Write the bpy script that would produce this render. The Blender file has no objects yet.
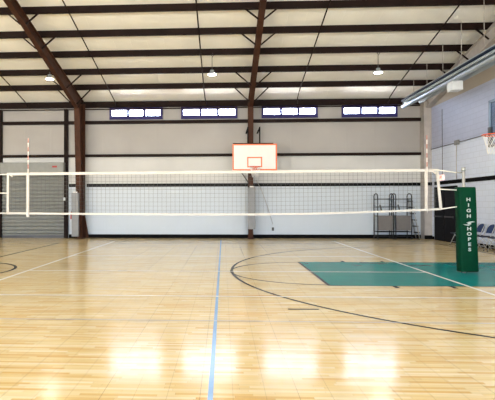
import bpy, bmesh, math, random
from mathutils import Vector, Matrix
random.seed(7)
PI = math.pi
scn = bpy.context.scene
COL = scn.collection

# ------------------------------------------------------------------ materials
def new_mat(name):
    m = bpy.data.materials.new(name); m.use_nodes = True
    nt = m.node_tree; b = nt.nodes['Principled BSDF']
    return m, nt, b

def paint(name, col, rough=0.5, metal=0.0, var=0.06, scale=6.0, bump=0.0, bscale=40.0, spec=.5, ior=1.5):
    """plain surface with a little procedural variation of tone"""
    m, nt, b = new_mat(name)
    tc = nt.nodes.new('ShaderNodeTexCoord')
    nz = nt.nodes.new('ShaderNodeTexNoise'); nz.inputs['Scale'].default_value = scale; nz.inputs['Detail'].default_value = 4
    nt.links.new(tc.outputs['Object'], nz.inputs['Vector'])
    rp = nt.nodes.new('ShaderNodeValToRGB')
    rp.color_ramp.elements[0].position = .3; rp.color_ramp.elements[1].position = .7
    rp.color_ramp.elements[0].color = tuple(max(0, c*(1-var)) for c in col)+(1,)
    rp.color_ramp.elements[1].color = tuple(min(1, c*(1+var)) for c in col)+(1,)
    nt.links.new(nz.outputs['Fac'], rp.inputs['Fac'])
    nt.links.new(rp.outputs['Color'], b.inputs['Base Color'])
    b.inputs['Roughness'].default_value = rough; b.inputs['Metallic'].default_value = metal; b.inputs['Specular IOR Level'].default_value = spec; b.inputs['IOR'].default_value = ior
    if bump:
        n2 = nt.nodes.new('ShaderNodeTexNoise'); n2.inputs['Scale'].default_value = bscale
        nt.links.new(tc.outputs['Object'], n2.inputs['Vector'])
        bp = nt.nodes.new('ShaderNodeBump'); bp.inputs['Strength'].default_value = bump; bp.inputs['Distance'].default_value = .02
        nt.links.new(n2.outputs['Fac'], bp.inputs['Height']); nt.links.new(bp.outputs['Normal'], b.inputs['Normal'])
    return m

def emit(name, col, strength):
    m, nt, b = new_mat(name)
    b.inputs['Base Color'].default_value = col+(1,)
    b.inputs['Emission Color'].default_value = col+(1,)
    b.inputs['Emission Strength'].default_value = strength
    return m

def mth(nt, op, a, b=None, c=None):
    n = nt.nodes.new('ShaderNodeMath'); n.operation = op
    for i, v in enumerate((a, b, c)):
        if v is None: continue
        if isinstance(v, (int, float)): n.inputs[i].default_value = v
        else: nt.links.new(v, n.inputs[i])
    return n.outputs[0]

def floor_material():
    m, nt, b = new_mat('maple_strip_floor')
    tc = nt.nodes.new('ShaderNodeTexCoord')
    sp = nt.nodes.new('ShaderNodeSeparateXYZ'); nt.links.new(tc.outputs['Object'], sp.inputs[0])
    x, y = sp.outputs[0], sp.outputs[1]
    row = mth(nt, 'FLOOR', mth(nt, 'DIVIDE', y, .043))
    wn = nt.nodes.new('ShaderNodeTexWhiteNoise'); wn.noise_dimensions = '1D'; nt.links.new(row, wn.inputs['W'])
    ln = mth(nt, 'ADD', mth(nt, 'DIVIDE', x, .62), mth(nt, 'MULTIPLY', wn.outputs['Value'], 17.3))
    colx = mth(nt, 'FLOOR', ln)
    cb = nt.nodes.new('ShaderNodeCombineXYZ'); nt.links.new(colx, cb.inputs[0]); nt.links.new(row, cb.inputs[1])
    w2 = nt.nodes.new('ShaderNodeTexWhiteNoise'); w2.noise_dimensions = '2D'; nt.links.new(cb.outputs[0], w2.inputs['Vector'])
    rp = nt.nodes.new('ShaderNodeValToRGB'); e = rp.color_ramp.elements
    e[0].position = 0; e[0].color = (.56, .37, .135, 1)
    e[1].position = 1; e[1].color = (.73, .625, .42, 1)
    for p, c in ((.15, (.615, .455, .21, 1)), (.5, (.665, .53, .29, 1)), (.8, (.69, .575, .35, 1))):
        q = e.new(p); q.color = c
    nt.links.new(w2.outputs['Value'], rp.inputs['Fac'])
    # grain drawn out along the strips
    mp = nt.nodes.new('ShaderNodeMapping'); mp.inputs['Scale'].default_value = (1.2, 22, 1)
    nt.links.new(tc.outputs['Object'], mp.inputs['Vector'])
    gz = nt.nodes.new('ShaderNodeTexNoise'); gz.inputs['Scale'].default_value = 2.2; gz.inputs['Detail'].default_value = 5
    nt.links.new(mp.outputs[0], gz.inputs['Vector'])
    g = mth(nt, 'MULTIPLY_ADD', gz.outputs['Fac'], .5, .75)
    # narrow seams between the panels, running away from the viewer, and strip joints
    fx = mth(nt, 'FRACT', mth(nt, 'DIVIDE', mth(nt, 'ADD', x, 30.06), .262))
    seam = mth(nt, 'LESS_THAN', fx, .022)
    big = mth(nt, 'LESS_THAN', mth(nt, 'FRACT', mth(nt, 'DIVIDE', mth(nt, 'ADD', x, 30.06), .786)), .0075)
    fe = mth(nt, 'LESS_THAN', mth(nt, 'FRACT', ln), .006)
    fr = mth(nt, 'LESS_THAN', mth(nt, 'FRACT', mth(nt, 'DIVIDE', y, .043)), .035)
    dark = mth(nt, 'ADD', mth(nt, 'ADD', mth(nt, 'MULTIPLY', seam, .24), mth(nt, 'MULTIPLY', big, .16)),
               mth(nt, 'ADD', mth(nt, 'MULTIPLY', fe, .25), mth(nt, 'MULTIPLY', fr, .12)))
    f = mth(nt, 'MULTIPLY', g, mth(nt, 'SUBTRACT', 1, dark))
    mx = nt.nodes.new('ShaderNodeVectorMath'); mx.operation = 'SCALE'
    nt.links.new(rp.outputs['Color'], mx.inputs[0]); nt.links.new(f, mx.inputs['Scale'])
    nt.links.new(mx.outputs[0], b.inputs['Base Color'])
    b.inputs['Roughness'].default_value = .17
    b.inputs['IOR'].default_value = 1.5
    wv = nt.nodes.new('ShaderNodeTexNoise'); wv.inputs['Scale'].default_value = 1.5
    nt.links.new(tc.outputs['Object'], wv.inputs['Vector'])
    bp = nt.nodes.new('ShaderNodeBump'); bp.inputs['Strength'].default_value = .015; bp.inputs['Distance'].default_value = .02
    nt.links.new(wv.outputs['Fac'], bp.inputs['Height']); nt.links.new(bp.outputs['Normal'], b.inputs['Normal'])
    return m

def block_material():
    """painted concrete block, courses 0.2 m, blocks 0.4 m"""
    m, nt, b = new_mat('painted_block')
    tc = nt.nodes.new('ShaderNodeTexCoord')
    sp = nt.nodes.new('ShaderNodeSeparateXYZ'); nt.links.new(tc.outputs['Object'], sp.inputs[0])
    cb = nt.nodes.new('ShaderNodeCombineXYZ'); nt.links.new(sp.outputs[1], cb.inputs[0]); nt.links.new(sp.outputs[2], cb.inputs[1])
    br = nt.nodes.new('ShaderNodeTexBrick')
    br.inputs['Scale'].default_value = 1; br.inputs['Brick Width'].default_value = .4; br.inputs['Row Height'].default_value = .2
    br.inputs['Mortar Size'].default_value = .012; br.inputs['Mortar Smooth'].default_value = .2
    nt.links.new(cb.outputs[0], br.inputs['Vector'])
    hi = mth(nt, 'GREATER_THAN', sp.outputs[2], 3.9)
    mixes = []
    for lo, up in (((.62, .68, .82, 1), (.42, .455, .60, 1)), ((.60, .66, .80, 1), (.40, .435, .58, 1)), ((.54, .59, .71, 1), (.355, .385, .52, 1))):  # block paint tones with the blue cast of daylight mixed in
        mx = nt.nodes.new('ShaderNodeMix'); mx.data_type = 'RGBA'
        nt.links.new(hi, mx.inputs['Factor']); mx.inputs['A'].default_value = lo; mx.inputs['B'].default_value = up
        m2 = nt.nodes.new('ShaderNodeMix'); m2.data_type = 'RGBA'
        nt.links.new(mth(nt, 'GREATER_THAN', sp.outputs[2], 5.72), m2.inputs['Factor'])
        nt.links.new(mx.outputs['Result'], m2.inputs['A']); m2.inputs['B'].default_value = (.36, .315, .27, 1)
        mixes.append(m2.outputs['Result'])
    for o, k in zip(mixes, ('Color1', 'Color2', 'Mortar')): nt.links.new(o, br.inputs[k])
    nt.links.new(br.outputs['Color'], b.inputs['Base Color'])
    b.inputs['Roughness'].default_value = .55
    bp = nt.nodes.new('ShaderNodeBump'); bp.inputs['Strength'].default_value = .3; bp.inputs['Distance'].default_value = .01; bp.invert = True
    nt.links.new(br.outputs['Fac'], bp.inputs['Height']); nt.links.new(bp.outputs['Normal'], b.inputs['Normal'])
    return m

def ribbed(name, col, pitch, depth, axis=0, rough=.5, var=.05):
    """sheet with shallow ribs (vertical seams of liner panel / insulation facing)"""
    m = paint(name, col, rough, var=var, scale=.8)
    nt = m.node_tree; b = nt.nodes['Principled BSDF']
    tc = nt.nodes.new('ShaderNodeTexCoord')
    sp = nt.nodes.new('ShaderNodeSeparateXYZ'); nt.links.new(tc.outputs['Object'], sp.inputs[0])
    f = mth(nt, 'FRACT', mth(nt, 'DIVIDE', mth(nt, 'ADD', sp.outputs[axis], 50), pitch))
    r = mth(nt, 'LESS_THAN', mth(nt, 'ABSOLUTE', mth(nt, 'SUBTRACT', f, .5)), .04)
    nz = nt.nodes.new('ShaderNodeTexNoise'); nz.inputs['Scale'].default_value = 2.5; nz.inputs['Detail'].default_value = 3
    nt.links.new(tc.outputs['Object'], nz.inputs['Vector'])
    h = mth(nt, 'ADD', mth(nt, 'MULTIPLY', r, -depth), mth(nt, 'MULTIPLY', nz.outputs['Fac'], depth*1.5))
    bp = nt.nodes.new('ShaderNodeBump'); bp.inputs['Strength'].default_value = .6; bp.inputs['Distance'].default_value = 1
    nt.links.new(h, bp.inputs['Height']); nt.links.new(bp.outputs['Normal'], b.inputs['Normal'])
    return m

def pane_material(name, tint, mixf):
    m = bpy.data.materials.new(name); m.use_nodes = True
    nt = m.node_tree; nt.nodes.clear()
    out = nt.nodes.new('ShaderNodeOutputMaterial'); tr = nt.nodes.new('ShaderNodeBsdfTransparent'); gl = nt.nodes.new('ShaderNodeBsdfGlossy')
    tr.inputs['Color'].default_value = tint+(1,); gl.inputs['Roughness'].default_value = .03
    mx = nt.nodes.new('ShaderNodeMixShader'); fr = nt.nodes.new('ShaderNodeLayerWeight'); fr.inputs['Blend'].default_value = .5
    nt.links.new(mth(nt, 'MULTIPLY_ADD', mth(nt, 'POWER', fr.outputs['Facing'], 4.0), .9, mixf+.04), mx.inputs[0])
    nt.links.new(tr.outputs[0], mx.inputs[1]); nt.links.new(gl.outputs[0], mx.inputs[2]); nt.links.new(mx.outputs[0], out.inputs[0])
    return m

M = dict(
    floor=floor_material(), block=block_material(),
    white_line=paint('white_court_paint', (.95, .95, .93), .22, var=.02),
    black_line=paint('black_court_paint', (.012, .011, .012), .25, ior=1.15),
    blue_line=paint('blue_court_paint', (.16, .33, .62), .22),
    pale_blue=paint('pale_blue_court_paint', (.50, .52, .60), .22),
    green_paint=paint('green_court_paint', (.010, .185, .185), .2, var=.08, scale=2, ior=1.10),
    logo_green=paint('pale_green_court_paint', (.30, .42, .32), .2),
    roof=ribbed('roof_insulation_facing', (.91, .90, .85), .61, .006, 0, .42),
    upper=ribbed('upper_wall_insulation_facing', (.345, .33, .32), 1.22, .006, 0, .5),
    mid=ribbed('middle_wall_insulation_facing', (.53, .535, .535), 1.22, .005, 0, .5),
    liner=ribbed('white_liner_panel', (.50, .56, .63), .92, .002, 0, .4, .02),
    other=paint('white_wall_paint', (.75, .73, .70), .6),
    steel=paint('red_oxide_steel', (.010, .0035, .0025), .6, var=.25, scale=3, spec=.15),
    frame=paint('red_oxide_frame', (.055, .021, .011), .6, var=.3, scale=2.5, spec=.15),
    dark=paint('dark_brown_steel', (.012, .006, .005), .6, var=.2, spec=.1),
    black=paint('black_trim', (.005, .005, .006), .8, spec=.05),
    indigo=paint('fringe_tinted_window_frame', (.028, .024, .125), .5, spec=.2),  # dark brown frame; purple fringe of the window glare put into its colour
    pale_steel=paint('pale_grey_steel', (.40, .37, .35), .5, var=.1, scale=4),
    door_grey=paint('roller_door_grey', (.17, .18, .175), .45, var=.08),
    hood_grey=paint('roller_hood_grey', (.25, .26, .255), .5, spec=.2),
    pad_grey=paint('grey_vinyl', (.20, .205, .215), .45),
    pad_tape=paint('white_tape', (.78, .77, .75), .5),
    pad_green=paint('green_vinyl', (.0006, .034, .015), .55, var=.12, scale=8, bump=.3, bscale=7, spec=.06),
    letter=paint('white_lettering', (.42, .47, .45), .5, var=.02),
    net_tape=paint('white_net_tape', (.52, .49, .45), .6),
    cord=paint('dark_net_cord', (.10, .10, .10), .7),
    rope=paint('white_rope', (.75, .72, .66), .7),
    antenna_red=paint('antenna_red', (.55, .25, .21), .4), antenna_white=paint('antenna_white', (.80, .74, .70), .4),
    post=paint('grey_post', (.42, .42, .41), .35, .3),
    board_white=paint('white_backboard', (.66, .655, .65), .35, var=.02),
    orange=paint('orange_paint', (.80, .155, .045), .4),
    rim=paint('orange_red_rim', (.62, .075, .02), .4),
    board_frame=paint('blue_grey_frame', (.16, .21, .28), .35, .3),
    dark_grey=paint('dark_grey_metal', (.07, .07, .075), .45, .4),
    net_white=paint('white_hoop_net', (.75, .75, .75), .8),
    alu=paint('aluminium', (.36, .41, .46), .5, .35, var=.05),
    tube=paint('blue_black_tube', (.012, .02, .04), .7, ior=1.12),
    silver=paint('silver_tube', (.45, .46, .47), .3, .8),
    stand=paint('blackened_stand_tube', (.012, .013, .015), .5, spec=.2),
    taupe=paint('taupe_panel', (.15, .14, .135), .6),
    chair_blue=paint('blue_vinyl', (.010, .030, .11), .5, spec=.2),
    chair_dark=paint('navy_vinyl', (.008, .013, .035), .5, spec=.2),
    door_dark=paint('dark_door', (.008, .008, .011), .6, spec=.1),
    rubber=paint('black_rubber', (.02, .02, .02), .7),
    box_white=paint('white_enamel', (.62, .65, .68), .4),
    red=paint('red_enamel', (.36, .035, .03), .5),
    lens=emit('lamp_lens', (1.0, .95, .88), 210.0),
    sign=emit('exit_sign_face', (1.0, .72, .66), .55), sign_red=emit('exit_sign_red', (.9, .05, .04), .8),
    pane=pane_material('window_pane', (.97, .98, 1.0), .02),
    board_glass=pane_material('board_glass', (.72, .80, .88), .05),
)

# ------------------------------------------------------------------ mesh helpers
class MB:
    def __init__(self): self.bm = bmesh.new()
    def box(self, x0, x1, y0, y1, z0, z1, bev=0):
        r = bmesh.ops.create_cube(self.bm, size=1)
        bmesh.ops.scale(self.bm, verts=r['verts'], vec=(abs(x1-x0), abs(y1-y0), abs(z1-z0)))
        bmesh.ops.translate(self.bm, verts=r['verts'], vec=((x0+x1)/2, (y0+y1)/2, (z0+z1)/2))
        if bev:
            es = list({e for v in r['verts'] for e in v.link_edges})
            bmesh.ops.bevel(self.bm, geom=es, offset=bev, segments=2, affect='EDGES', profile=.5)
        return self
    def bar(self, a, b, w, h=None, up=(0, 0, 1)):
        """box section from a to b"""
        h = h or w; a = Vector(a); b = Vector(b); d = b-a; L = d.length; d.normalize()
        u = Vector(up)
        if abs(u.dot(d)) > .97: u = Vector((1, 0, 0))
        s = d.cross(u).normalized(); u = s.cross(d)
        r = bmesh.ops.create_cube(self.bm, size=1)
        mt = Matrix((s*w, d*L, u*h)).transposed().to_4x4(); mt.translation = (a+b)/2
        bmesh.ops.transform(self.bm, verts=r['verts'], matrix=mt)
        return self
    def tube(self, pts, r, n=8, cap=True, closed=False):
        pts = [Vector(p) for p in pts]; rings = []; N = len(pts)
        prev = None
        for i, p in enumerate(pts):
            if closed: d = pts[(i+1) % N]-pts[i-1]
            else: d = pts[min(i+1, N-1)]-pts[max(i-1, 0)]
            d.normalize()
            if prev is None:
                u = Vector((0, 0, 1)) if abs(d.z) < .9 else Vector((1, 0, 0))
            else: u = prev
            s = d.cross(u).normalized(); u = s.cross(d).normalized(); prev = u
            rr = r[i] if isinstance(r, (list, tuple)) else r
            rings.append([self.bm.verts.new(p+s*math.cos(2*PI*k/n)*rr+u*math.sin(2*PI*k/n)*rr) for k in range(n)])
        M_ = N if closed else N-1
        for i in range(M_):
            A, B = rings[i], rings[(i+1) % N]
            for k in range(n):
                f = self.bm.faces.new((A[k], A[(k+1) % n], B[(k+1) % n], B[k])); f.smooth = True
        if cap and not closed:
            self.bm.faces.new(rings[0][::-1]); self.bm.faces.new(rings[-1])
        return self
    def lathe(self, prof, c, n=24):
        """profile of (radius, z) about a vertical axis at c"""
        c = Vector(c); rings = []
        for r, z in prof:
            rings.append([self.bm.verts.new(c+Vector((r*math.cos(2*PI*k/n), r*math.sin(2*PI*k/n), z))) for k in range(n)])
        for A, B in zip(rings, rings[1:]):
            for k in range(n):
                f = self.bm.faces.new((A[k], A[(k+1) % n], B[(k+1) % n], B[k])); f.smooth = True
        for R in (rings[0], rings[-1]):
            if (R[0].co-R[1].co).length > 1e-4: self.bm.faces.new(R)
        return self
    def prism(self, poly, axis, a, b):
        """closed polygon swept along an axis; poly gives the other two coordinates in x,y,z order"""
        def P(q, t):
            if axis == 'x': return (t, q[0], q[1])
            if axis == 'y': return (q[0], t, q[1])
            return (q[0], q[1], t)
        A = [self.bm.verts.new(P(q, a)) for q in poly]; B = [self.bm.verts.new(P(q, b)) for q in poly]; n = len(poly)
        self.bm.faces.new(A); self.bm.faces.new(B[::-1])
        for k in range(n): self.bm.faces.new((A[k], B[k], B[(k+1) % n], A[(k+1) % n]))
        return self
    def quad(self, ps, mi=0):
        f = self.bm.faces.new([self.bm.verts.new(p) for p in ps]); f.material_index = mi; return self
    def build(self, name, mats, parent=None, loc=None, recalc=True):
        if recalc: bmesh.ops.recalc_face_normals(self.bm, faces=self.bm.faces[:])
        me = bpy.data.meshes.new(name); self.bm.to_mesh(me); self.bm.free()
        for m in (mats if isinstance(mats, (list, tuple)) else [mats]): me.materials.append(m)
        o = bpy.data.objects.new(name, me); COL.objects.link(o)
        if loc is not None: o.location = loc
        if parent is not None: o.parent = parent
        return o

def tag(o, label, cat, group=None):
    o['label'] = label; o['category'] = cat
    if group: o['group'] = group
    return o
def thing(name, label, cat, loc=(0, 0, 0), rz=0, group=None):
    o = bpy.data.objects.new(name, None); COL.objects.link(o)
    o.location = loc; o.rotation_euler = (0, 0, rz); o.empty_display_size = .1
    return tag(o, label, cat, group)
def struct(o):
    o['kind'] = 'structure'; return o
def dup(root, loc, rz=None, label=None):
    """a copy of a thing with copies of its parts and sub-parts"""
    r = root.copy(); COL.objects.link(r); r.location = loc
    if rz is not None: r.rotation_euler = (0, 0, rz)
    if label: r['label'] = label
    for ch in list(root.children):
        c = ch.copy(); COL.objects.link(c); c.parent = r
        for g in list(ch.children):
            d = g.copy(); COL.objects.link(d); d.parent = c
    return r
def text_mesh(name, body, size, mat, parent, loc, rot, extrude=.002, spacing=1.0, xs=1.0, offset=0.0):
    cu = bpy.data.curves.new(name, 'FONT'); cu.body = body; cu.size = size; cu.align_x = 'CENTER'; cu.align_y = 'CENTER'
    cu.extrude = extrude; cu.space_line = spacing; cu.offset = offset
    t = bpy.data.objects.new(name+'_curve', cu); COL.objects.link(t)
    dg = bpy.context.evaluated_depsgraph_get()
    me = bpy.data.meshes.new_from_object(t.evaluated_get(dg)); me.name = name
    bpy.data.objects.remove(t); bpy.data.curves.remove(cu)
    me.materials.clear(); me.materials.append(mat)
    me.transform(Matrix.Diagonal((xs, 1, 1, 1)))
    o = bpy.data.objects.new(name, me); COL.objects.link(o)
    o.location = loc; o.rotation_euler = rot; o.parent = parent
    return o

# ------------------------------------------------------------------ the room
W = 22.186      # window wall
XR = 9.059      # block wall
XLW = -22.0     # wall beyond the photo on the other side
YF = -9.8       # wall behind the camera
PIT, SL, H0 = 1.351, .219, 6.162
RID = (W+YF)/2
zb = lambda y: H0+SL*(W-y) if y > RID else H0+SL*(y-YF)     # underside of the purlins
zr = lambda y: zb(y)+.25                                    # underside of the roof

# floor with the court markings
f = MB()
f.quad([(XLW, YF, 0), (XR, YF, 0), (XR, W, 0), (XLW, W, 0)], 0)
lay = [0]
def nextz():
    lay[0] += 1; return .0006+.00025*lay[0]
def strip(x0, x1, y0, y1, mi):
    z = nextz(); f.quad([(x0, y0, z), (x1, y0, z), (x1, y1, z), (x0, y1, z)], mi)
def arc(cx, cy, r, w, a0, a1, mi, n=96):
    z = nextz()
    for k in range(n):
        t0 = a0+(a1-a0)*k/n; t1 = a0+(a1-a0)*(k+1)/n
        f.quad([(cx+(r-w/2)*math.cos(t0), cy+(r-w/2)*math.sin(t0), z), (cx+(r+w/2)*math.cos(t0), cy+(r+w/2)*math.sin(t0), z),
                (cx+(r+w/2)*math.cos(t1), cy+(r+w/2)*math.sin(t1), z), (cx+(r-w/2)*math.cos(t1), cy+(r-w/2)*math.sin(t1), z)], mi)
NY = 11.12
strip(1.97, 8.16, 9.28, 13.03, 4)                                  # green key
strip(1.94, 2.0, 9.26, 13.05, 2)                                   # free throw line
strip(1.97, 8.16, 9.25, 9.28, 2); strip(1.97, 8.16, 13.03, 13.06, 2)
arc(1.97, 11.16, 1.80, .05, PI/2, 1.5*PI, 2)                       # free throw circle
arc(6.85, 11.22, 6.66, .06, PI/2+.12, 1.5*PI-.12, 2)               # three point arc
strip(XLW+.6, 8.16, 19.10, 19.16, 2)                               # far side line
strip(8.13, 8.19, 3.0, 19.16, 2)                                   # end line
strip(-6.54, -6.48, 3.0, 19.16, 2)                                 # centre line of the basketball court
arc(-6.5, 11.1, 1.57, .07, 0, 2*PI, 2)
arc(-6.5, 11.1, .62, 1.0, 0, 2*PI, 6)                              # centre mark
for x, y0, y1 in ((3.15, 13.06, 13.3), (4.18, 13.06, 13.3), (3.15, 9.02, 9.25), (4.18, 9.02, 9.25)):
    strip(x-.04, x+.04, y0, y1, 2)                                 # lane marks
strip(.93, 1.37, 7.13, 7.18, 2)
strip(-.127, -.085, -3, 20.9, 3)                                   # blue line
strip(-14, 7.5, 6.385, 6.41, 5)
for x in (-4.5, 4.5): strip(x-.03, x+.03, 2.1, 20.2, 1)
for y in (20.17, 14.38, NY, 8.10): strip(-4.53, 4.53, y-.028, y+.028, 1)
struct(f.build('floor', [M['floor'], M['white_line'], M['black_line'], M['blue_line'], M['green_paint'], M['pale_blue'], M['logo_green']], recalc=False))

# window wall, with openings for the four windows and the roller door
WIN = [(-5.19, -2.75), (-1.91, .64), (1.73, 4.23), (5.29, 7.73)]
WZ0, WZ1 = 5.40, 5.93
DX0, DX1, DZ = -10.22, -7.27, 3.0
w = MB()
xs = sorted({XLW, XR, DX0, DX1} | {v for p in WIN for v in p})
zs = [0, 2.40, DZ, 3.75, WZ0, WZ1, 6.25]
for i in range(len(xs)-1):
    for j in range(len(zs)-1):
        xm = (xs[i]+xs[i+1])/2; zm = (zs[j]+zs[j+1])/2
        if WZ0 < zm < WZ1 and any(a < xm < b for a, b in WIN): continue
        if zm < DZ and DX0 < xm < DX1: continue
        mi = 0 if zm < 2.4 else (1 if zm < 3.75 else 2)
        w.quad([(xs[i], W, zs[j]), (xs[i], W, zs[j+1]), (xs[i+1], W, zs[j+1]), (xs[i+1], W, zs[j])], mi)
struct(w.build('wall_back', [M['liner'], M['mid'], M['upper']], recalc=False))

# block wall (gable end), plain walls beyond the photo
def gable(name, x, mat, flip):
    g = MB(); ys = [W, W-1.0, RID, YF]
    top = [(W, 6.25), (W-1.35, zr(W-1.35)), (RID, zr(RID)), (YF, zr(YF))]
    for (ya, za), (yb, zb_) in zip(top, top[1:]):
        ps = [(x, ya, 0), (x, ya, za), (x, yb, zb_), (x, yb, 0)]
        g.quad(ps if flip else ps[::-1])
    return struct(g.build(name, mat, recalc=False))
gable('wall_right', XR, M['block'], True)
gable('wall_left', XLW, M['other'], False)
OPEN = [(-19.5, -15.5), (-12.0, -8.0), (-4.4, -.4), (2.6, 6.6)]       # unseen doorways added and sized to bring daylight in behind the camera
OH = 2.5
g = MB(); xs = sorted({XLW, XR} | {v for p in OPEN for v in p})
for a, b in zip(xs, xs[1:]):
    z0 = OH if any(p[0] < (a+b)/2 < p[1] for p in OPEN) else 0
    g.quad([(a, YF, z0), (b, YF, z0), (b, YF, zr(YF)), (a, YF, zr(YF))])
struct(g.build('wall_front', M['other'], recalc=False))
c = MB()
prof = [(W, 6.235), (W-1.35, zr(W-1.35)), (RID, zr(RID)), (YF, zr(YF))]
for (ya, za), (yb, zb_) in zip(prof, prof[1:]):
    c.quad([(XLW, ya, za), (XR, ya, za), (XR, yb, zb_), (XLW, yb, zb_)])
struct(c.build('ceiling', M['roof'], recalc=False))

# trim
struct(MB().box(-6.25, 8.73, W-.03, W-.002, 2.33, 2.475).box(-7.08, -6.62, W-.03, W-.002, 2.33, 2.475).build('trim_1', M['black']))
struct(MB().box(XR-.03, XR-.002, 2.0, 21.45, 2.33, 2.475).build('trim_2', M['black']))
struct(MB().box(-7.08, 8.73, W-.03, W-.002, 0, .165).build('baseboard_back', M['black']))
struct(MB().box(XR-.03, XR-.002, 2.0, 19.3, 0, .13).box(XR-.03, XR-.002, 21.55, W-.04, 0, .13).build('baseboard_right', M['black']))
struct(MB().box(XR-.012, XR-.002, 20.70, 20.73, 2.62, 5.45).build('trim_3', M['dark_grey']))

# windows
for i, (a, b) in enumerate(WIN):
    m = MB()
    m.box(a, b, W-.09, W+.05, WZ1-.10, WZ1).box(a, b, W-.09, W+.05, WZ0, WZ0+.16)
    m.box(a, a+.10, W-.09, W+.05, WZ0+.16, WZ1-.10).box(b-.10, b, W-.09, W+.05, WZ0+.16, WZ1-.10)
    o = struct(m.build('window_%d' % (i+1), M['indigo']))
    for k in (1, 2):
        x = a+.10+(b-a-.20)*k/3
        MB().box(x-.055, x+.055, W-.07, W+.03, WZ0+.16, WZ1-.10).build('mullion', M['indigo'], o)
    MB().quad([(a+.08, W, WZ0+.1), (b-.08, W, WZ0+.1), (b-.08, W, WZ1-.03), (a+.08, W, WZ1-.03)]).build('glass', M['pane'], o)

# roller door
d = MB(); n = 180; zt = 3.0
prev = None
for k in range(n+1):
    z = zt*k/n; y = W-.02-.05*abs(math.sin(PI*z/.165))**.7
    cur = [(DX0-.03, y, z), (DX1+.03, y, z)]
    if prev: d.quad([prev[0], prev[1], cur[1], cur[0]])
    prev = cur
door = struct(d.build('door_1', M['door_grey'], recalc=False))
MB().box(DX0, DX1, W-.08, W-.005, 0, .12).build('bottom_bar', M['dark_grey'], door)
hood = MB().box(-10.14, -7.2, W-.42, W-.01, 2.93, 3.44, .03).build('door_hood', M['hood_grey'], door)
MB().box(-7.72, -7.5, W-.425, W-.415, 3.2, 3.28).build('warning_label', M['red'], hood)
for x in (-10.275, -7.19):
    MB().box(x-.085, x+.085, W-.14, W-.01, 0, 5.9).build('door_jamb', M['dark'], door)

# double door in the block wall
d2 = struct(MB().box(XR-.05, XR+.03, 19.42, 21.42, 0, 2.24).build('door_2', M['black']))
for y0, y1, yh in ((19.5, 20.4, 20.3), (20.44, 21.34, 20.54)):
    lf = MB().box(XR-.075, XR-.05, y0, y1, .02, 2.15).build('door_leaf', M['door_dark'], d2)
    MB().box(XR-.14, XR-.10, y0+.1, y1-.1, .98, 1.03).box(XR-.12, XR-.075, y0+.1, y0+.14, .97, 1.04).box(XR-.12, XR-.075, y1-.14, y1-.1, .97, 1.04).build('push_bar', M['dark_grey'], lf)

# ------------------------------------------------------------------ steel frames
def plate(m, poly, axis, c, t): m.prism(poly, axis, c-t/2, c+t/2)
def flange(m, a, b, x, wd, t):
    m.bar((x, a[0], a[1]), (x, b[0], b[1]), wd, t, up=(0, -(b[1]-a[1]), b[0]-a[0]))
KY, KZ = 21.15, 5.74            # inside of the knee
def soffit(y):                  # underside of the rafter
    y_ = y if y > RID else W+YF-y
    return KZ+(KY-y_)*(7.29-KZ)/(KY-15.44) if y_ > 15.44 else 7.29+(15.44-y_)*SL
def steel_frame(X, wd, label, mat, sides, col=True, purl=(1, 2, 4, 5, 6), gusset=False):
    t = thing('steel_frame', label, 'steel frame', (X, W-.1, 0))
    if col:
        m = MB(); yo = W-.16; yi = 21.62
        flange(m, (yo, 0), (yo, 6.1), 0, wd, .02)
        flange(m, (yi, 0), (KY, KZ), 0, wd, .02)
        plate(m, [(yi, 0), (yo, 0), (yo, 6.1), (KY, KZ)], 'x', 0, .014)
        m.box(-wd/2-.05, wd/2+.05, yi-.06, yo+.04, .0, .025)
        o = m.build('column', mat, t); o.location = (0, -(W-.1), 0)
        if gusset:
            g = MB().prism([(wd/2-.02, .02), (wd/2+.17, .02), (wd/2+.10, .45), (wd/2-.02, 1.1)], 'y', W-.20, W-.15).build('gusset', mat, t); g.location = (0, -(W-.1), 0)
    m = MB()
    pts = [(KY, KZ), (15.44, soffit(15.44)), (RID, soffit(RID)), (W+YF-15.44, soffit(15.44)), (YF+.6, soffit(YF+1.02)-.1)]
    tops = [(21.95, zb(21.95)-.012), (RID, zb(RID)-.012), (YF+.15, zb(YF+.15)-.012)]
    for a, b in zip(pts, pts[1:]): flange(m, a, b, 0, min(wd, .2)-.03, .022)
    for a, b in zip(tops, tops[1:]): flange(m, a, b, 0, min(wd, .2)-.03, .022)
    plate(m, pts+[tops[2], tops[1], tops[0]], 'x', 0, .014)
    o = m.build('rafter', mat, t); o.location = (0, -(W-.1), 0)
    for n_ in purl:
        y = W-PIT*n_; dz = zb(y)-soffit(y)
        for s in sides:
            b_ = MB().bar((s*wd*.4, y-.05, soffit(y)+.03), (s*(.1+min(.62, dz*1.15)), y-.05, zb(y)+.02), .045, .045).build('flange_brace', M['dark'], t)
            b_.location = (0, -(W-.1), 0)
    return t
steel_frame(1.20, .20, 'red-brown steel frame whose column stands behind the white backboard', M['frame'], (-1, 1))
steel_frame(-6.41, .25, 'red-brown steel frame whose column stands beside the grey roller door', M['frame'], (-1, 1), gusset=True)

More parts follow.
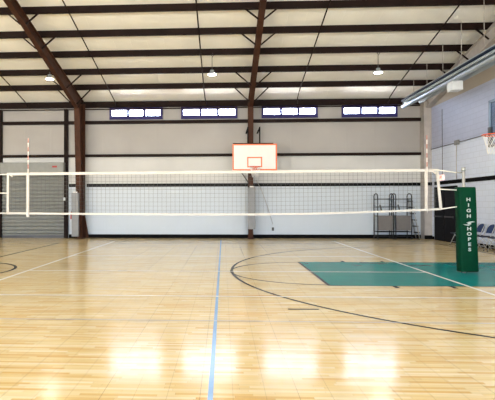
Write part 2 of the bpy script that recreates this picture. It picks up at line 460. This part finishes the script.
# end frame against the block wall, painted pale
t = thing('corner_frame', 'pale grey steel end frame in the corner of the window wall and block wall', 'steel frame', (8.9, W-.1, 0))
MB().box(-.17, .155, -.32, .09, 0, 6.0).box(-.17, -.13, -.34, -.31, 0, 5.75).build('column', M['pale_steel'], t)
m = MB()
a0, a1 = (21.8, 5.72), (RID, zb(RID)-.42)
flange(m, a0, a1, 0.02, .22, .03)
flange(m, (21.9, zb(21.9)-.015), (RID, zb(RID)-.015), 0.02, .22, .02)
plate(m, [a0, a1, (RID, zb(RID)-.015), (21.9, zb(21.9)-.015)], 'x', .02, .02)
MB().box(-.175, .16, -.345, -.34, 2.33, 2.475).build('black_band', M['black'], t)
MB().box(-.175, .16, -.345, -.34, 0, .165).build('base_band', M['black'], t)
m.build('rafter', M['pale_steel'], t).location = (0, -(W-.1), 0)
for n_ in (1, 2, 3, 4, 5, 6):
    y = W-PIT*n_
    MB().bar((-.05, y-.05, zb(y)-.33), (-.48, y-.05, zb(y)+.02), .045).build('flange_brace', M['dark'], t).location = (0, -(W-.1), 0)

# eave strut, purlins, girts
tag(MB().box(XLW+.05, 8.72, W-.15, W-.01, 5.946, 6.215).build('eave_strut', M['dark']), 'dark steel eave strut running just above the row of windows', 'beam')
ORD = ['first', 'second', 'third', 'fourth', 'fifth', 'sixth', 'seventh', 'eighth']
for n_ in range(1, 9):
    y = W-PIT*n_; z = zb(y); m = MB()
    k = SL*.05
    poly = [(y-.065, z+k), (y, z), (y, z+.247), (y+.06, z+.247-k), (y+.06, z+.255-k), (y-.006, z+.255), (y-.006, z+.010), (y-.058, z+.010+k), (y-.058, z+.03+k), (y-.065, z+.03+k)]
    m.prism(poly, 'x', XLW+.05, XR-.01)
    tag(m.build('roof_purlin', M['steel']), 'dark brown roof purlin across the ceiling, %s one up from the eave above the windows' % ORD[n_-1], 'beam', 'roof purlins')
for z0, z1, lb in ((5.20, 5.34, 'dark brown wall girt running directly under the row of windows'), (3.69, 3.81, 'dark brown wall girt crossing the wall behind the white backboard')):
    m = MB(); m.box(XLW+.05, 8.72, W-.15, W-.01, z0, z0+.02).box(XLW+.05, 8.72, W-.15, W-.13, z0, z1).box(XLW+.05, 8.72, W-.15, W-.01, z1-.02, z1)
    tag(m.build('wall_girt', M['steel']), lb, 'beam', 'wall girts')

tag(MB().tube([(XLW+.1, W-.12, 5.86), (-6, W-.12, 5.865), (1, W-.12, 5.885), (8.7, W-.12, 5.885)], .026, 6).build('eave_conduit', M['dark']), 'thin dark conduit running along the wall just below the eave strut', 'pipe')

# sag rods under the roof
for X, lb in ((-9.0, 'thin dark roof rod above the grey roller door'), (-4.9, 'thin dark roof rod ending at the first window from the roller door'),
              (-.82, 'thin dark roof rod ending above the second window from the roller door'), (3.25, 'thin dark roof rod ending above the window next after the white backboard'),
              (7.25, 'thin dark roof rod ending above the window beside the block wall')):
    p = [(X, 6.2, zb(6.3)-.02), (X, W-PIT*1, zb(W-PIT)-.015), (X+.02, W-.45, zb(W-.45)-.06), (X+.05, W-.3, 6.1), (X+.04, W-.165, 5.96)]
    tag(MB().tube(p, .024, 6).build('sag_rod', M['dark']), lb, 'rod', 'roof sag rods')

# ------------------------------------------------------------------ lamps
def make_lamp(loc, label):
    t = thing('high_bay_lamp', label, 'lamp', loc, 0, 'high bay lamps')
    MB().tube([(0, 0, .13), (0, 0, .62)], .012, 6).build('hanger_rod', M['dark_grey'], t)
    MB().tube([(0, 0, .60), (.05, 0, .68), (.02, 0, .76), (-.04, 0, .72), (0, 0, .64)], .012, 6).build('hook', M['dark_grey'], t)
    MB().lathe([(.03, .14), (.07, .13), (.075, .06), (.10, .045), (.165, -.02), (.17, -.035), (.155, -.035)], (0, 0, 0)).build('reflector', M['alu'], t)
    MB().lathe([(.15, -.032), (.149, -.034), (.0001, -.05)], (0, 0, 0)).build('lens', M['lens'], t)
    return t
LY = 18.13
lamp = make_lamp((-.41, LY, 6.37), 'round high bay lamp hanging between the second window and the white backboard')
dup(lamp, (5.65, LY, 6.35), label='round high bay lamp hanging nearest the block wall')
stub = thing('high_bay_lamp', 'round high bay lamp fixed close under the frame beside the roller door', 'lamp', (-6.53, LY, 6.29), 0, 'high bay lamps')
for chd in lamp.children:
    if chd.name.split('.')[0] in ('reflector', 'lens'):
        cc = chd.copy(); COL.objects.link(cc); cc.parent = stub
MB().tube([(0, 0, .13), (0, 0, .235)], .02, 8).build('hanger_rod', M['dark_grey'], stub)
for y, z in ((13.6, 7.45), (10.0, 8.2), (6.2, 8.6), (1.5, 8.0), (-4.7, 6.4)):  # unseen lamp rows added to brighten the floor
    for x in (-18.4, -12.5, -6.9, -.41, 5.65):
        dup(lamp, (x, y, z), label='unseen round high bay lamp added to light the near half of the court')
dup(lamp, (-12.5, LY, 6.35), label='round high bay lamp hung over the court beyond the roller door')
dup(lamp, (-18.4, LY, 6.35), label='round high bay lamp hung in the far unseen bay of the hall')

# ------------------------------------------------------------------ tube heater
HX, HZ = 7.75, 5.80
t = thing('tube_heater', 'long radiant tube heater with bright metal reflector hung along the block wall', 'heater', (HX, 14, HZ))
y0, y1 = 7.0-14, 21.1-14
pr_ = [(-.36, -.13), (-.20, .17), (.20, .17), (.36, -.13), (.345, -.135), (.19, .155), (-.19, .155), (-.345, -.135)]
MB().prism(pr_, 'y', y0, y1-.5).build('reflector', M['alu'], t)
MB().tube([(-.14, y0, -.15), (-.14, y1, -.15)], .095, 14).build('heater_tube', M['alu'], t)
MB().tube([(-.30, y0, .02), (-.30, y1-.35, .02)], .05, 8).build('gas_pipe', M['tube'], t)
MB().tube([(.0, y1-.52, .05), (.0, y1-.05, .05)], .13, 14).build('end_cowl', M['alu'], t)
bx = MB().box(-.22, .12, 2.45, 2.85, -.52, -.22, .01).build('burner_box', M['box_white'], t)
for yy in (14.9, 16.3, 17.65, 19.0, 20.3):
    zt_ = zb(yy)+.02
    MB().tube([(0, yy-14, .17), (0, yy-14, zt_-HZ)], .009, 6).build('hanger_rod', M['pale_steel'], t)

# ------------------------------------------------------------------ volleyball net and posts
NX0, NX1 = -5.0, 4.76
def zbot(x): return 1.292+.0056*(x-.2)**2*(1.0 if x > .2 else .24)
ZT = 2.256
TT = .0042      # the net hangs a little higher at the post with the green pad
net = thing('volleyball_net', 'white-taped volleyball net stretched across the court', 'net', (0, NY, 0))
m = MB(); m.bar((NX0, 0, ZT-.025), (NX1, 0, ZT-.025+TT*(NX1-NX0)), .016, .06); m.build('top_tape', M['net_tape'], net)
m = MB(); N = 40
for k in range(N):
    xa = NX0+(NX1+.06-NX0)*k/N; xb = NX0+(NX1+.06-NX0)*(k+1)/N
    m.bar((xa, 0, zbot(xa)), (xb, 0, zbot(xb)), .014, .046)
m.build('bottom_tape', M['net_tape'], net)
m = MB(); m.bar((NX0+.015, 0, ZT), (NX0+.01, 0, zbot(NX0)), .05, .014, up=(0, 1, 0)); m.bar((NX0+.05, 0, ZT-.03), (NX0+.12, 0, ZT-.09), .012, .03); m.build('side_tape', M['net_tape'], net)
m = MB(); m.bar((NX1-.02, 0, ZT+.04), (NX1+.06, 0, zbot(NX1)), .06, .014, up=(0, 1, 0)); m.bar((NX1-.16, 0, ZT+.02), (NX1-.02, 0, ZT-.08), .014, .03); m.build('side_tape', M['net_tape'], net)
m = MB(); x = NX0+.1
while x < NX1-.03:
    m.bar((x, 0, ZT-.05+TT*(x-NX0)), (x, 0, zbot(x)), .0038); x += .1
for k in range(1, 10):
    q = k/10; prevp = None
    for j in range(21):
        x = NX0+.03+(NX1-NX0-.05)*j/20; z = (ZT-.03+TT*(x-NX0))*(1-q)+zbot(x)*q
        if prevp: m.bar(prevp, (x, 0, z), .0038)
        prevp = (x, 0, z)
m.build('netting', M['cord'], net)
for s, x in ((0, -4.515), (1, 4.5)):
    zlow = zbot(x)-.03 if s else 1.235
    MB().box(x-.03, x+.03, -.014, .014, zlow, ZT+TT*(x-NX0)).build('antenna_sleeve', M['net_tape'], net)
PX, PXL = 5.315, -5.62
for (xa, za, xb, zb2) in ((NX1, ZT+.02, PX-.165, 2.215), (NX1+.03, 1.85, PX-.155, 1.83), (NX1+.06, zbot(NX1), PX-.15, 1.46),
                          (NX0, ZT-.03, PXL+.165, 2.215), (NX0, 1.79, PXL+.155, 1.79), (NX0, zbot(NX0), PXL+.15, 1.32)):
    MB().tube([(xa, 0, za), (xb, 0, zb2)], .014, 6).build('net_cord', M['rope'], net)
for x, lb in ((-4.5, 'thin red and white net antenna standing in front of the roller door'), (4.515, 'thin red and white net antenna in front of the pale corner frame')):
    a = thing('net_antenna', lb, 'antenna', (x, NY-.024, 1.3), 0, 'net antennas')
    for k in range(8):
        z0 = .95+.1*(k-0)
        MB().tube([(0, 0, z0), (0, 0, z0+.1)], .011, 8).build('antenna_band', M['antenna_red' if k % 2 else 'antenna_white'], a)
    MB().tube([(0, 0, 0.02), (0, 0, .95)], .006, 6).build('antenna_rod', M['antenna_white'], a)

def make_post(x, label, side):
    t = thing('net_post', label, 'net post', (x, NY, 0), 0, 'net posts')
    MB().tube([(0, 0, 0), (0, 0, 2.27)], .033, 14).build('pole', M['post'], t)
    MB().tube([(0, 0, 2.25), (0, 0, 2.33)], .045, 14).build('pole_cap', M['silver'], t)
    MB().tube([(-side*.03, 0, 2.215), (-side*.16, 0, 2.215)], .014, 8).build('pulley_arm', M['silver'], t)
    # padded cover: a rounded square column, slightly crooked
    m = MB(); cx, cy, hw = side*.058, .02, .192; rings = []
    lv = [(.03, .02), (.05, .026), (.35, .016), (.8, .004), (1.3, .0), (1.7, -.012), (1.86, -.018), (1.895, -.018)]
    for li, (z, dx) in enumerate(lv):
        h = hw*(1.035 if li < 3 else 1.0)*(.96 if li in (0, len(lv)-1) else 1); hy = h*.62
        ring = []
        for qx, qy in ((1, 1), (-1, 1), (-1, -1), (1, -1)):
            a0_ = math.atan2(qy, qx)-PI/4
            for k in range(5):
                a = a0_+PI/2*k/4; r = .05
                ring.append(m.bm.verts.new((cx+dx+qx*(h-r)+r*math.cos(a), cy+qy*(hy-r)+r*math.sin(a), z)))
        rings.append(ring)
    n = len(rings[0])
    for A, B in zip(rings, rings[1:]):
        for k in range(n):
            fc = m.bm.faces.new((A[k], A[(k+1) % n], B[(k+1) % n], B[k])); fc.smooth = True
    m.bm.faces.new(rings[0][::-1]); m.bm.faces.new(rings[-1])
    pad = m.build('post_pad', M['pad_green'], t)
    return t, pad, cx, cy-hw*.62*1.035
post, pad, pcx, pfy = make_post(PX, 'net post in a green pad reading HIGH HOPES, standing on the green key', 1)
yf = pfy-.004
for word, zt0 in (('HIGH', 1.615), ('HOPES', .975)):
    for k, ch in enumerate(word):
        text_mesh('letter', ch, .098, M['letter'], pad, (pcx+.012-.018*(zt0-.525-k*.12), yf, zt0-k*(.121 if word == 'HIGH' else .114)), (PI/2, 0, 0), extrude=.003, xs=1.3, offset=.003)
m = MB()
def shape(pts): m.prism([(pcx+.005+a, 1.10+b) for a, b in pts], 'y', yf-.003, yf+.004)
shape([(-.13, -.030), (-.05, -.028), (.02, -.040), (-.01, -.055), (-.06, -.048)])
shape([(-.06, .010), (0, .030), (.07, .040), (.13, .028), (.06, .016), (.01, .006)])
shape([(.04*math.cos(2*PI*k/14)+.005, -.012+.018*math.sin(2*PI*k/14)) for k in range(14)])
m.build('emblem', M['letter'], pad)
make_post(PXL, 'net post in a plain green pad at the roller door end of the net', -1)

# ------------------------------------------------------------------ basketball goals
def ring_pts(c, r, n=28): return [(c[0]+r*math.cos(2*PI*k/n), c[1]+r*math.sin(2*PI*k/n), c[2]) for k in range(n)]
def hoop_net(m, c, r):
    L = 14
    for k in range(L):
        for s in (-1, 1):
            pts = []
            for j in range(6):
                q = j/5; a = 2*PI*(k+s*j*.5)/L; rr = r*(1-.45*q**.7)
                pts.append((c[0]+rr*math.cos(a), c[1]+rr*math.sin(a), c[2]-.42*q))
            m.tube(pts, .004, 4, cap=False)
BY = 20.40
bc = 1.30
g = thing('basketball_goal', 'basketball goal with white orange-edged backboard mounted on the steel column', 'basketball hoop', (bc, BY, 0))
hw, z0, z1 = .918, 2.93, 4.03
bd = MB().box(-hw, hw, 0, .035, z0, z1).build('backboard', M['board_white'], g)
def outline(m, x0, x1, za, zc, t, y=-.006):
    m.box(x0, x1, y, .002, za, za+t).box(x0, x1, y, .002, zc-t, zc).box(x0, x0+t, y, .002, za+t, zc-t).box(x1-t, x1, y, .002, za+t, zc-t)
m = MB(); outline(m, -hw, hw, z0, z1, .055); m.build('border', M['orange'], bd)
m = MB(); outline(m, -.31, .31, z0+.13, z0+.56, .05); m.build('target_square', M['orange'], bd)
MB().box(-.09, .09, -.03, 0, 2.97, 3.11).box(-.06, .06, -.15, 0, 3.03, 3.06).prism([(-.06, 2.95), (.06, 2.95), (.1, 3.04), (-.1, 3.04)], 'y', -.06, 0).build('rim_bracket', M['rim'], g)
MB().tube(ring_pts((0, -.38, 3.05), .229), .010, 8, closed=True).build('rim', M['rim'], g)
m = MB(); hoop_net(m, (0, -.38, 3.045), .225); m.build('hoop_net', M['net_white'], g)
m = MB(); m.box(-.9, .78, .04, .12, 4.0, 4.075)
m.box(-.30, -.25, .05, .10, 3.0, 4.75).box(.19, .24, .05, .10, 3.0, 4.75)
m.bar((-.275, .08, 4.7), (-.275, W-.2-BY, 4.7), .05).bar((.215, .08, 4.7), (.215, W-.2-BY, 4.7), .05)
m.bar((-.275, .08, 3.2), (-.12, 21.45-BY, 3.2), .05).bar((.215, .08, 3.2), (.10, 21.45-BY, 3.2), .05)
m.build('mounting_arm', M['black'], g)
m = MB().bar((-.62, .06, 2.95), (-.18, 1.2, 2.45), .035).build('brace', M['dark_grey'], g)
tag(MB().tube([(1.47, W-.2, 2.6), (1.72, W-.03, 2.15), (2.0, W-.02, 1.35), (2.22, W-.02, .62)], .012, 6).build('slanting_line', M['pale_steel']), 'thin pale line slanting down the wall from the padded column', 'cable')  # thin pale tube drawn for a faint slanting line on the wall

GX, GY = 6.36, 11.12
g = thing('basketball_goal', 'basketball goal with glass backboard reaching out from the block wall', 'basketball hoop', (GX, GY, 0))
hw, z0, z1 = .915, 2.90, 3.99
MB().box(.0, .012, -hw+.03, hw-.03, z0+.03, z1-.03).build('glass_backboard', M['board_glass'], g)
m = MB(); m.box(-.015, .04, -hw, hw, z0, z0+.06).box(-.015, .04, -hw, hw, z1-.06, z1).box(-.015, .04, -hw, -hw+.06, z0, z1).box(-.015, .04, hw-.06, hw, z0, z1)
m.build('board_frame', M['board_frame'], g)
m = MB(); m.box(-.03, .05, -hw-.01, hw+.01, z0-.025, z0+.03).box(-.03, .05, hw-.06, hw+.012, z0, z0+.45).box(-.03, .05, -hw-.012, -hw+.06, z0, z0+.45); m.build('edge_padding', M['dark_grey'], g)
m = MB()
for a, b in (((-.30, z0+.12), (.30, z0+.17)), ((-.30, z0+.52), (.30, z0+.57))): m.box(-.006, -.001, a[0], b[0], a[1], b[1])
m.box(-.006, -.001, -.30, -.25, z0+.17, z0+.52).box(-.006, -.001, .25, .30, z0+.17, z0+.52)
m.build('target_square', M['letter'], g)
MB().box(-.16, .0, -.06, .06, 3.03, 3.06).box(-.03, .0, -.1, .1, 2.94, 3.1).build('rim_bracket', M['rim'], g)
MB().tube(ring_pts((-.385, 0, 3.05), .229), .014, 8, closed=True).build('rim', M['rim'], g)
m = MB(); hoop_net(m, (-.385, 0, 3.045), .225); m.build('hoop_net', M['net_white'], g)
m = MB()
for y in (-.5, .5):
    m.bar((.04, y, 3.75), (XR-GX-.01, y, 3.75), .07).bar((.04, y, 3.1), (XR-GX-.01, y, 3.1), .07).bar((.06, y, 3.1), (XR-GX-.05, y, 3.75), .05)
m.box(.03, .09, -.6, .6, 3.05, 3.13).box(.03, .09, -.6, .6, 3.7, 3.78).box(XR-GX-.06, XR-GX-.004, -.6, .6, 2.95, 3.9)
m.build('mounting_arm', M['dark_grey'], g)

# ------------------------------------------------------------------ column pads and small wall things
def col_pad(x0, x1, y, z0, z1, label):
    t = thing('column_pad', label, 'wall pad', ((x0+x1)/2, y, z0), 0, 'column pads')
    w_ = (x1-x0)/2; h = z1-z0
    MB().box(-w_, w_, -.06, .06, 0, h, .02).build('pad', M['pad_grey'], t)
    MB().box(-w_*.55, w_*.5, -.05, .05, h, h+.05).build('pad_strap', M['pad_tape'], t)
col_pad(-6.645, -6.34, 21.22, .12, 2.04, 'tall grey vinyl pad on the column beside the roller door')
col_pad(1.065, 1.37, 21.22, .45, 2.26, 'tall grey vinyl pad on the column under the white backboard')
fe = thing('fire_extinguisher', 'small red fire extinguisher hung by the grey pad near the roller door', 'fire extinguisher', (-6.93, W-.09, .86))
MB().lathe([(.0001, 0), (.055, .0), (.06, .02), (.06, .26), (.045, .31), (.02, .33)], (0, 0, 0)).build('cylinder', M['red'], fe)
MB().box(-.02, .02, -.02, .02, .33, .37).box(-.02, .02, -.09, .02, .37, .385).build('valve', M['dark_grey'], fe)
MB().tube([(.02, -.01, .35), (.07, -.02, .33), (.075, -.02, .12)], .008, 6).build('hose', M['rubber'], fe)
s = thing('light_switch', 'small white switch box on the post of the roller door', 'switch', (-7.25, W-.165, 1.78))
MB().box(-.045, .045, -.02, .02, -.07, .07, .005).build('switch_box', M['box_white'], s)
MB().box(-.012, .012, -.035, -.02, -.025, .025).build('toggle', M['pad_grey'], s)
s = thing('wall_outlet', 'small dark outlet low on the white wall beside the padded column', 'outlet', (2.22, W-.012, .41))
MB().box(-.05, .05, -.012, .01, -.075, .075, .004).build('cover_plate', M['dark_grey'], s)
MB().box(-.018, .018, -.016, -.012, .02, .05).box(-.018, .018, -.016, -.012, -.05, -.02).build('socket', M['black'], s)

s = thing('wall_conduit', 'thin grey conduit with two small boxes high on the block wall', 'conduit', (XR-.03, 19.4, 3.9))
MB().tube([(0, -14, .0), (0, 2.45, .0)], .016, 6).build('conduit_run', M['dark_grey'], s)
MB().tube([(0, .05, -.05), (0, .05, -1.40)], .014, 6).build('conduit_drop', M['pale_steel'], s)
for y in (.08, -.12): MB().box(-.05, .02, y-.06, y+.06, -.09, .09, .006).build('junction_box', M['pad_grey'], s)

s = thing('exit_sign', 'small glowing red EXIT sign above the dark double door', 'exit sign', (XR-.05, 20.72, 2.62))
MB().box(-.03, .045, -.17, .17, -.11, .11, .008).build('sign_box', M['sign'], s)
text_mesh('letters', 'EXIT', .17, M['sign_red'], s, (-.032, 0, 0), (PI/2, 0, -PI/2), extrude=.002)

# ------------------------------------------------------------------ referee stands
def make_stand(x, y, label, ladder):
    t = thing('referee_stand', label, 'referee stand', (x, y, 0), 0, 'referee stands')
    hw = .335; r = .021
    for sx in (-1, 1):
        for yy in (-.26, .26):
            MB().tube([(sx*hw, yy, .10), (sx*hw, yy, 1.88)], r, 8).build('upright', M['stand'], t)
        MB().tube([(sx*hw, -.26, 1.86), (sx*hw, -.20, 1.95), (sx*hw, 0, 1.98), (sx*hw, .20, 1.95), (sx*hw, .26, 1.86)], r, 8).build('hand_rail', M['stand'], t)
    for z in (1.74, 1.40, .32, .12):
        MB().tube([(-hw, -.26, z), (hw, -.26, z), (hw, .26, z), (-hw, .26, z)], .016, 8, closed=True).build('cross_rail', M['stand'], t)
    MB().box(-hw+.02, hw-.02, -.235, -.205, .38, 1.0, .008).build('front_panel', M['taupe'], t)
    MB().box(-hw, hw, -.25, .25, .98, 1.02).build('platform', M['taupe'], t)
    for yy in (-.2, .2):
        if ladder: MB().tube([(hw-.0, yy, 1.84), (hw+.36, yy, .02)], .02, 8).build('ladder_rail', M['silver'], t)
    for k in range(6 if ladder else 0):
        q = (k+.7)/6.6; xx = hw+.36*q; z = 1.84-1.80*q
        MB().box(xx-.06, xx+.05, -.2, .2, z-.02, z+.02).build('ladder_tread', M['stand'], t)
    for sx in (-1, 1):
        for yy in (-.26, .26):
            wl = MB().tube([(sx*hw-.02, yy, .05), (sx*hw+.02, yy, .05)], .05, 14).build('wheel', M['rubber'], t)
            MB().tube([(sx*hw, yy, .04), (sx*hw, yy, .12)], .012, 6).build('axle_fork', M['silver'], wl)
    MB().tube([(-hw+.08, -.3, 1.5), (-hw+.16, -.3, 1.2)], .03, 8).build('grip', M['rubber'], t)
    return t
SY = 21.80
make_stand(7.0, SY, 'dark tubular referee stand next to the wall, nearer the white backboard', False)
make_stand(7.76, SY-.02, 'dark tubular referee stand with side ladder, nearer the corner frame', True)

# ------------------------------------------------------------------ folding chairs along the block wall
def make_chair(loc, label):
    t = thing('folding_chair', label, 'chair', loc, 0, 'blue folding chairs')     # faces -x
    hw = .215; r = .013
    for s_ in (-1, 1):
        MB().tube([(-.24, s_*hw, .01), (-.02, s_*hw, .46), (.13, s_*hw, .80), (.14, s_*hw*.8, .84)], r, 8).build('front_leg', M['silver'], t)
        MB().tube([(.22, s_*(hw-.03), .01), (-.10, s_*(hw-.03), .43)], r, 8).build('rear_leg', M['silver'], t)
    MB().tube([(-.18, -hw, .13), (-.18, hw, .13)], .009, 6).build('stretcher', M['silver'], t)
    MB().tube([(.16, -hw+.03, .10), (.16, hw-.03, .10)], .009, 6).build('stretcher', M['silver'], t)
    MB().box(-.24, .14, -.20, .20, .43, .47, .015).build('seat', M['chair_dark'], t)
    m = MB(); rings = []
    for dx in (-.016, .016):
        ring = []
        for yy, z in [(-.20, .56), (-.205, .68)]+[(-.205*math.cos(PI*k/10), .70+.15*math.sin(PI*k/10)) for k in range(11)]+[(.205, .68), (.20, .56)]:
            xo = .02+(z-.46)*.38-.02*(1-(yy/.21)**2)*-1
            ring.append(m.bm.verts.new((xo+dx, yy, z)))
        rings.append(ring)
    n = len(rings[0]); A, B = rings
    m.bm.faces.new(A); m.bm.faces.new(B[::-1])
    for k in range(n): m.bm.faces.new((A[k], A[(k+1) % n], B[(k+1) % n], B[k]))
    m.build('backrest', M['chair_blue'], t)
    for s_ in (-1, 1):
        MB().tube([(-.245, s_*hw, .0), (-.235, s_*hw, .03)], .018, 8).build('foot_cap', M['rubber'], t)
    return t
ys = [15.88, 16.53, 17.18, 17.83, 18.48]
lbs = ['blue folding chair by the block wall, second chair past the green padded post',
       'blue folding chair by the block wall, just past the green padded post',
       'blue folding chair by the block wall, hidden behind the near edge of the green post',
       'blue folding chair by the block wall, hidden behind the middle of the green padded post',
       'blue folding chair by the block wall, nearest the dark double door']
ch = make_chair((8.66, ys[0], 0), lbs[0])
for y, lb in zip(ys[1:], lbs[1:]): dup(ch, (8.66, y, 0), label=lb)

# ------------------------------------------------------------------ daylight, camera
wd_ = bpy.data.worlds.new('World'); scn.world = wd_; wd_.use_nodes = True
bg = wd_.node_tree.nodes['Background']; bg.inputs[0].default_value = (.92, .95, 1.0, 1); bg.inputs[1].default_value = 34.0
nt = wd_.node_tree
tc = nt.nodes.new('ShaderNodeTexCoord'); sp = nt.nodes.new('ShaderNodeSeparateXYZ'); nt.links.new(tc.outputs['Generated'], sp.inputs[0])
rp = nt.nodes.new('ShaderNodeValToRGB'); rp.color_ramp.elements[0].position = .47; rp.color_ramp.elements[1].position = .52
rp.color_ramp.elements[0].color = (1.25, 1.2, 1.1, 1); rp.color_ramp.elements[1].color = (.68, .81, 1.0, 1)     # ground and bright overcast sky
nt.links.new(mth(nt, 'MULTIPLY_ADD', sp.outputs[2], .5, .5), rp.inputs['Fac']); nt.links.new(rp.outputs['Color'], bg.inputs[0])
for a, b in OPEN:
    la = bpy.data.lights.new('doorway_portal', 'AREA'); la.shape = 'RECTANGLE'; la.size = b-a; la.size_y = OH; la.cycles.is_portal = True
    lo = bpy.data.objects.new('doorway_portal', la); COL.objects.link(lo); lo.location = ((a+b)/2, YF-.02, OH/2); lo.rotation_euler = (PI/2, 0, PI*0)
for a, b in WIN:
    la = bpy.data.lights.new('window_portal', 'AREA'); la.shape = 'RECTANGLE'; la.size = b-a; la.size_y = WZ1-WZ0; la.cycles.is_portal = True
    lo = bpy.data.objects.new('window_portal', la); COL.objects.link(lo); lo.location = ((a+b)/2, W+.06, (WZ0+WZ1)/2); lo.rotation_euler = (-PI/2, 0, 0)

f_, yaw, pitch, roll, cx_, Hc = 489.97, -.0482, .0092, -.0017, 199.78, 1.5189
wv = Vector((math.sin(yaw)*math.cos(pitch), math.cos(yaw)*math.cos(pitch), math.sin(pitch)))
rv = Vector((math.cos(yaw), -math.sin(yaw), 0)); uv = rv.cross(wv)
r2 = rv*math.cos(roll)+uv*math.sin(roll); u2 = -rv*math.sin(roll)+uv*math.cos(roll)
mt = Matrix((r2, u2, -wv)).transposed().to_4x4(); mt.translation = (0, 0, Hc)
cam = bpy.data.cameras.new('camera'); co = bpy.data.objects.new('camera', cam); COL.objects.link(co)
co.matrix_world = mt
cam.sensor_fit = 'HORIZONTAL'; cam.sensor_width = 36; cam.lens = f_/495*36
cam.shift_x = (247.5-cx_)/495; cam.clip_start = .05; cam.clip_end = 200
scn.camera = co
vs = scn.view_settings; vs.view_transform = 'Standard'; vs.look = 'None'; vs.exposure = .25; vs.gamma = 1; vs.use_curve_mapping = False
